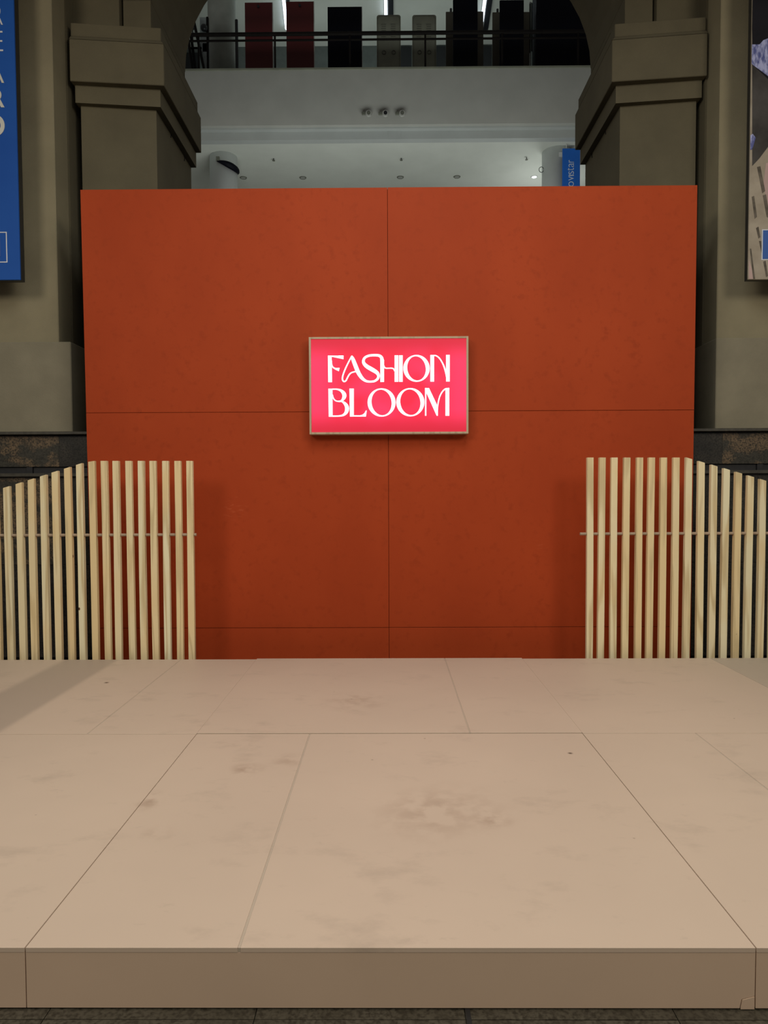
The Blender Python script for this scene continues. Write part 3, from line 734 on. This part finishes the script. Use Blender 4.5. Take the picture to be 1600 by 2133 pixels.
# ---------------------------------------------------------------- slatted screens
def screen(xs, tops, side, label):
    cx = sum(P(x, 1100, D_SLAT).x for x in xs)/len(xs)
    t = thing('slat_screen', label, 'screen', (cx, D_SLAT, 0), 'pine slat screens beside the backdrop')
    w, d = .058, .045
    if side > 0: xs = [x + (x-811)*d/6.75 for x in xs]
    for px, (pyl, pyr) in zip(xs, tops):
        a = P(px, (pyl+pyr)/2, D_SLAT)
        zl, zr_ = P(px, pyl, D_SLAT).z, P(px+14, pyr, D_SLAT).z
        base = random.uniform(-.006, .006); tw = random.uniform(-.003, .003); bow = random.uniform(-.003, .003)
        bm = bmesh.new(); rings = []
        for k in range(5):
            f = k/4
            zL, zR = zl*f, zr_*f
            ox = base*(1-f) + bow*math.sin(math.pi*f)
            rings.append([bm.verts.new(p) for p in ((a.x+ox, D_SLAT+tw*f, zL), (a.x+ox+w, D_SLAT, zR), (a.x+ox+w, D_SLAT+d, zR), (a.x+ox, D_SLAT+d, zL))])
        for r0, r1 in zip(rings, rings[1:]):
            for k in range(4): bm.faces.new([r0[k], r0[(k+1) % 4], r1[(k+1) % 4], r1[k]])
        bm.faces.new(rings[0]); bm.faces.new(rings[-1])
        es = [e for e in bm.edges if abs((e.verts[0].co-e.verts[1].co).z) > .2 or min(v.co.z for v in e.verts) > 1.5]
        bmesh.ops.bevel(bm, geom=es, offset=.0025, segments=1, affect='EDGES', clamp_overlap=True)
        adopt(obj('slat', bm, M_slat), t)
    xa = P(xs[0]-14, 1113, D_SLAT).x; xb = P(xs[-1]+20, 1113, D_SLAT).x
    z = P(300, 1114, D_SLAT+.03).z if side < 0 else P(1350, 1111.5, D_SLAT+.03).z
    adopt(obj('dowel', tube([(xa, D_SLAT+.026, z), (xb, D_SLAT+.026, z)], .0135, 10), M_dowel), t)
xsL = [-19.5, 6, 31.6, 56.9, 82.5, 107, 132.6, 157.6, 183.4, 209, 233.5, 260.3, 286.3, 311, 337.2, 362.8, 387.6]
topsL = []
for i, x in enumerate(xsL):
    if i <= 7: y = 1024.5 - 8.0*i
    elif i == 8: y = 962
    else: y = 960
    topsL.append((y, y-(4 if i < 8 else 2 if i == 8 else 0)))
topsL = [(a, b) for a, b in topsL]
screen(xsL, topsL, -1, 'pine slat screen with sloping top, on the left of the stage')
xsR = [1221, 1246.2, 1271, 1297.3, 1323.8, 1348.4, 1373.4, 1399.4, 1425.6, 1451.4, 1477.6, 1503.4, 1528.5, 1553.4, 1578.4, 1603.5]
topsR = []
for i, x in enumerate(xsR):
    y = 953 if i < 8 else 952.5 + 7.5*(i-8)
    topsR.append((y, y + (0 if i < 8 else 4)))
screen(xsR, topsR, 1, 'pine slat screen with sloping top, on the right of the stage')

# ---------------------------------------------------------------- stage
xL, xR = -1.213, 1.219
xL = (G(50, 1973, .21).x + G(410, 1530, .21).x)/2; xR = (G(1576, 1975, .21).x + G(1214, 1528, .21).x)/2
print('stage', xL, xR)
TH = .018
def module(x0, x1, y0, y1, splits, label, top=.21, mats=None, front=False, cut=False):
    t = thing('stage_module', label, 'stage', ((x0+x1)/2, (y0+y1)/2, 0), 'modules of the low stage')
    g = .0018
    fy = y0 + (.016 if front else 0)
    adopt(obj('core', B(x0+.004, x1-.004, fy+.002, y1-.004, 0, top-TH), M_stage_core), t)
    xs = [x0] + splits + [x1]
    for i in range(len(xs)-1):
        ga = .0045 if i > 0 else g; gb = .0045 if i < len(xs)-2 else g
        m_ = mats[i] if mats else M_stage
        adopt(obj('top_panel', B(xs[i]+ga, xs[i+1]-gb, y0+(0 if front else .0042), y1-.0042, top-TH+.0005, top), m_, bevel=.0012), t)
    for s_ in splits:
        adopt(obj('joint_filler', B(s_-.0045, s_+.0045, y0+.002, y1-.003, top-TH+.0005, top-.0022), M_stage_grey), t)
    if front:
        xb = x1-g
        if cut:
            xc = x1-.045
            poly = [(x0+g, .004), (xc-.006, .004), (xc, .035), (xb, .046), (xb, top-TH), (x0+g, top-TH)]
            adopt(obj('front_panel', prism_xz(poly, y0+.001, y0+.017), M_stage_front), t)
            adopt(obj('patch_piece', prism_xz([(xc-.003, .002), (xb-.001, .002), (xb-.001, .044), (xc+.002, .033)], y0-.001, y0+.016), M_stage_front), t)
        else:
            adopt(obj('front_panel', B(x0+g, xb, y0+.001, y0+.017, .004, top-TH), M_stage_front), t)
    return t
W = xR-xL
yF, yM, yB = D_FRONT, D_MID, D_BACK
module(xL, xR, yF, yM, [G(640, 1545, .21).x], 'front middle stage module, widest in view, nearest the camera', front=True, cut=True)
module(xL-W, xL, yF, yM, [xL-W+.7], 'front left stage module, mostly cut off by the left frame edge', front=True)
module(xR, xR+W, yF, yM, [G(1500, 1567, .21).x], 'front right stage module, mostly cut off by the right frame edge', front=True)
module(xL, xR, yM, yB, [G(950, 1440, .216).x], 'back middle stage module directly below the orange backdrop', top=.2145)
module(xL-W, xL, yM, yB-.01, [G(275, 1455, .21).x], 'back left stage module with a darker strip, before the left slat screen', mats=[M_stage_band, M_stage])
module(xR, xR+W, yM, yB-.01, [G(1560, 1412, .21).x], 'back right stage module with greyer corner panel, before the right slat screen', mats=[M_stage, M_stage_grey])

# ---------------------------------------------------------------- lightbox sign
D_L = Yw - .115
sL, sR = P(644, 804, D_L).x, P(976, 802, D_L).x
sT, sB = P(811, 701, D_L).z, P(811, 904, D_L).z
sign = thing('lightbox_sign', 'glowing red lightbox reading FASHION BLOOM in a thin wooden frame', 'sign', ((sL+sR)/2, D_L, sB))
fw = .020
for nm, bx in (('frame_side', (sL, sL+fw, sB, sT)), ('frame_side', (sR-fw, sR, sB, sT)), ('frame_rail', (sL+fw, sR-fw, sT-fw, sT)), ('frame_rail', (sL+fw, sR-fw, sB, sB+fw))):
    adopt(obj(nm, B(bx[0], bx[1], D_L, D_L+.115, bx[2], bx[3]), M_frame, bevel=.0015), sign)
def face_mat():
    m, nt, b = new_mat('lit_red_face', .4)
    b.inputs['Base Color'].default_value = (.2, .006, .015, 1)
    tc = N(nt, 'ShaderNodeTexCoord'); sx = N(nt, 'ShaderNodeSeparateXYZ'); nt.links.new(tc.outputs['Object'], sx.inputs[0])
    def ramp(sock, a, bb):
        r = N(nt, 'ShaderNodeMapRange', interpolation_type='SMOOTHSTEP'); r.inputs[1].default_value = a; r.inputs[2].default_value = bb; nt.links.new(sock, r.inputs[0]); return r.outputs[0]
    H = sT-sB; Wd = sR-sL
    m1 = N(nt, 'ShaderNodeMath', operation='MULTIPLY'); nt.links.new(ramp(sx.outputs[2], sB+.02*H, sB+.27*H), m1.inputs[0]); nt.links.new(ramp(sx.outputs[2], sT-.03*H, sT-.27*H), m1.inputs[1])
    # the led modules inside make faint soft blotches
    nz = N(nt, 'ShaderNodeTexNoise'); nz.inputs['Scale'].default_value = 3.2; nz.inputs['Detail'].default_value = 1; nt.links.new(tc.outputs['Object'], nz.inputs['Vector'])
    nr = N(nt, 'ShaderNodeMapRange'); nr.inputs[1].default_value = .42; nr.inputs[2].default_value = .68; nt.links.new(nz.outputs['Fac'], nr.inputs[0])
    ea = ramp(sx.outputs[0], sL+.28*Wd, sL+.04*Wd); eb = ramp(sx.outputs[0], sR-.22*Wd, sR-.05*Wd)
    ad = N(nt, 'ShaderNodeMath', operation='ADD'); nt.links.new(ea, ad.inputs[0]); nt.links.new(eb, ad.inputs[1])
    a2 = N(nt, 'ShaderNodeMath', operation='MAXIMUM'); nt.links.new(ad.outputs[0], a2.inputs[0]); nt.links.new(nr.outputs[0], a2.inputs[1])
    c1 = N(nt, 'ShaderNodeMix', data_type='RGBA'); nt.links.new(a2.outputs[0], c1.inputs[0])
    c1.inputs[6].default_value = (1.0, .022, .065, 1); c1.inputs[7].default_value = (1.05, .045, .135, 1)
    c2 = N(nt, 'ShaderNodeMix', data_type='RGBA'); nt.links.new(m1.outputs[0], c2.inputs[0])
    c2.inputs[6].default_value = (.66, .017, .045, 1); nt.links.new(c1.outputs[2], c2.inputs[7])
    nt.links.new(c2.outputs[2], b.inputs['Emission Color']); b.inputs['Emission Strength'].default_value = .93
    return m
adopt(obj('face', B(sL+fw, sR-fw, D_L+.008, D_L+.02, sB+fw, sT-fw), face_mat()), sign)
adopt(obj('back_box', B(sL+fw, sR-fw, D_L+.02, D_L+.112, sB+fw, sT-fw), M_fixture), sign)
M_letter = emit('lit_white_letters', (1.0, .98, 1.0), 1.25)
Y_LET = D_L + .008
def U(u, v):
    p = P(670+u/10.667, 720+v/10.667, Y_LET); return Vector((p.x, p.z))
SC = (U(100, 0)-U(0, 0)).length/100
def extr(bm_faces_pts, name='letter'):
    bm = bmesh.new()
    for pts in bm_faces_pts:
        pp = []
        for p in pts:
            if not pp or (Vector(p)-pp[-1]).length > 1e-5: pp.append(Vector(p))
        prism_xz([(p.x, p.y) for p in pp], Y_LET-.003, Y_LET+.001, bm)
    o = obj(name, bm, M_letter); adopt(o, sign); return o
def poly(pts): return [U(*p) for p in pts]
def ribbon(pts, sub=7):                             # smooth stroke with its own width at every point -> quads
    n = len(pts); sm = []
    for i in range(n-1):
        p0, p1, p2, p3 = [Vector(pts[max(0, min(n-1, k))]) for k in (i-1, i, i+1, i+2)]
        for k in range(sub):
            t = k/sub
            sm.append(.5*((2*p1) + (-p0+p2)*t + (2*p0-5*p1+4*p2-p3)*t*t + (-p0+3*p1-3*p2+p3)*t**3))
    sm.append(Vector(pts[-1]))
    Ls, Rs = [], []
    for i, p in enumerate(sm):
        d = (sm[min(i+1, len(sm)-1)] - sm[max(i-1, 0)]); d = Vector((d.x, d.y)).normalized(); nn = Vector((-d.y, d.x))
        Ls.append(U(p.x+nn.x*p.z/2, p.y+nn.y*p.z/2)); Rs.append(U(p.x-nn.x*p.z/2, p.y-nn.y*p.z/2))
    return [[Ls[i], Ls[i+1], Rs[i+1], Rs[i]] for i in range(len(sm)-1)]
def bowl(cx, cy, rx, ry, ix, iy, tilt=-9, n=48, icx=None, icy=None):
    qs = []; icx = icx or cx; icy = icy or cy; ta = math.radians(tilt)
    def outer(a): return (cx+rx*math.cos(a), cy+ry*math.sin(a))
    def inner(a):
        x, y = ix*math.cos(a-ta), iy*math.sin(a-ta)
        return (icx + x*math.cos(ta)-y*math.sin(ta), icy + x*math.sin(ta)+y*math.cos(ta))
    for k in range(n):
        a, b = 2*math.pi*k/n, 2*math.pi*(k+1)/n
        qs.append([U(*outer(a)), U(*outer(b)), U(*inner(b)), U(*inner(a))])
    return qs
o_ = 1387
extr([poly([(140, 222), (222, 222), (224, 300), (232, 812), (148, 812)]), poly([(222, 222), (487, 224), (484, 300), (462, 296), (222, 247)]), poly([(380, 224), (487, 224), (484, 300), (455, 294), (412, 262), (362, 247)]),
      ] + ribbon([(226, 330, 8), (230, 410, 12), (245, 470, 26), (290, 505, 32), (335, 520, 50), (375, 528, 70), (392, 532, 76)]))
extr(ribbon([(668, 240, 30), (600, 365, 28), (530, 510, 30), (480, 640, 30), (463, 725, 32), (473, 775, 32), (505, 798, 30), (543, 775, 30), (575, 712, 30), (612, 648, 30), (662, 602, 28), (755, 575, 26)])
     + ribbon([(665, 225, 26), (682, 262, 58), (708, 330, 82), (762, 470, 90), (822, 610, 88), (900, 722, 72), (985, 785, 52), (1072, 802, 42)]))
extr(ribbon([(1072, 802, 42), (1170, 790, 45), (1240, 742, 54), (1265, 672, 62), (1228, 600, 80), (1120, 530, 90), (1010, 465, 86), (945, 400, 72), (930, 335, 60), (965, 265, 52), (1060, 222, 50), (1180, 213, 52), (1275, 222, 58), (1330, 265, 70), (1346, 340, 82)]))
extr([poly([(1305, 320), (1388, 320), (1388, 806), (1306, 808)])] + ribbon([(1386, 440, 20), (1395, 480, 26), (1430, 501, 26), (1490, 502, 24), (1560, 502, 26), (1602, 520, 26), (1624, 565, 26)])
     + [poly([(1622, 215), (1705, 215), (1705, 803), (1622, 804)])])
extr([poly([(1719, 215), (1802, 215), (1802, 804), (1719, 803)])])
extr(bowl(o_+722, 505, 293, 299, 205, 270, -9))
extr([poly([(o_+1030, 208), (o_+1112, 208), (o_+1112, 800), (o_+1030, 800)]), poly([(o_+1378, 206), (o_+1460, 206), (o_+1460, 797), (o_+1380, 797)])]
     + ribbon([(o_+1100, 219, 24), (o_+1160, 226, 26), (o_+1235, 285, 28), (o_+1305, 400, 30), (o_+1352, 520, 34), (o_+1380, 640, 28), (o_+1388, 740, 10)]))
extr([poly([(150, 957), (240, 957), (246, 1580), (160, 1580)])] + ribbon([(238, 968, 28), (340, 969, 30), (425, 996, 52), (485, 1050, 80), (506, 1112, 90), (488, 1172, 72), (445, 1220, 38), (380, 1238, 26), (310, 1222, 26), (262, 1168, 26), (240, 1090, 24)])
     + ribbon([(380, 1238, 26), (450, 1242, 30), (510, 1280, 62), (556, 1345, 84), (566, 1412, 90), (545, 1482, 74), (490, 1538, 48), (400, 1562, 32), (244, 1566, 30)]))
extr([poly([(618, 955), (716, 955), (716, 1576), (630, 1577)]), poly([(700, 1548), (865, 1548), (880, 1576), (700, 1576)]), poly([(860, 1548), (915, 1530), (955, 1495), (985, 1440), (1003, 1440), (985, 1576), (860, 1576)])])
extr(bowl(1333, 1263, 311, 315, 222, 286, -9))
extr(bowl(o_+585, 1257, 312, 315, 223, 286, -9))
extr([poly([(o_+912, 942), (o_+940, 942), (o_+940, 1558), (o_+912, 1558)]), poly([(o_+912, 942), (o_+1000, 942), (o_+1190, 1345), (o_+1197, 1400), (o_+1197, 1558), (o_+1170, 1558), (o_+925, 1010)]),
      poly([(o_+1365, 950), (o_+1450, 940), (o_+1450, 1558), (o_+1365, 1558)])]
     + ribbon([(o_+1188, 1420, 22), (o_+1200, 1290, 26), (o_+1235, 1140, 27), (o_+1295, 1025, 28), (o_+1365, 963, 30), (o_+1448, 954, 28)]))
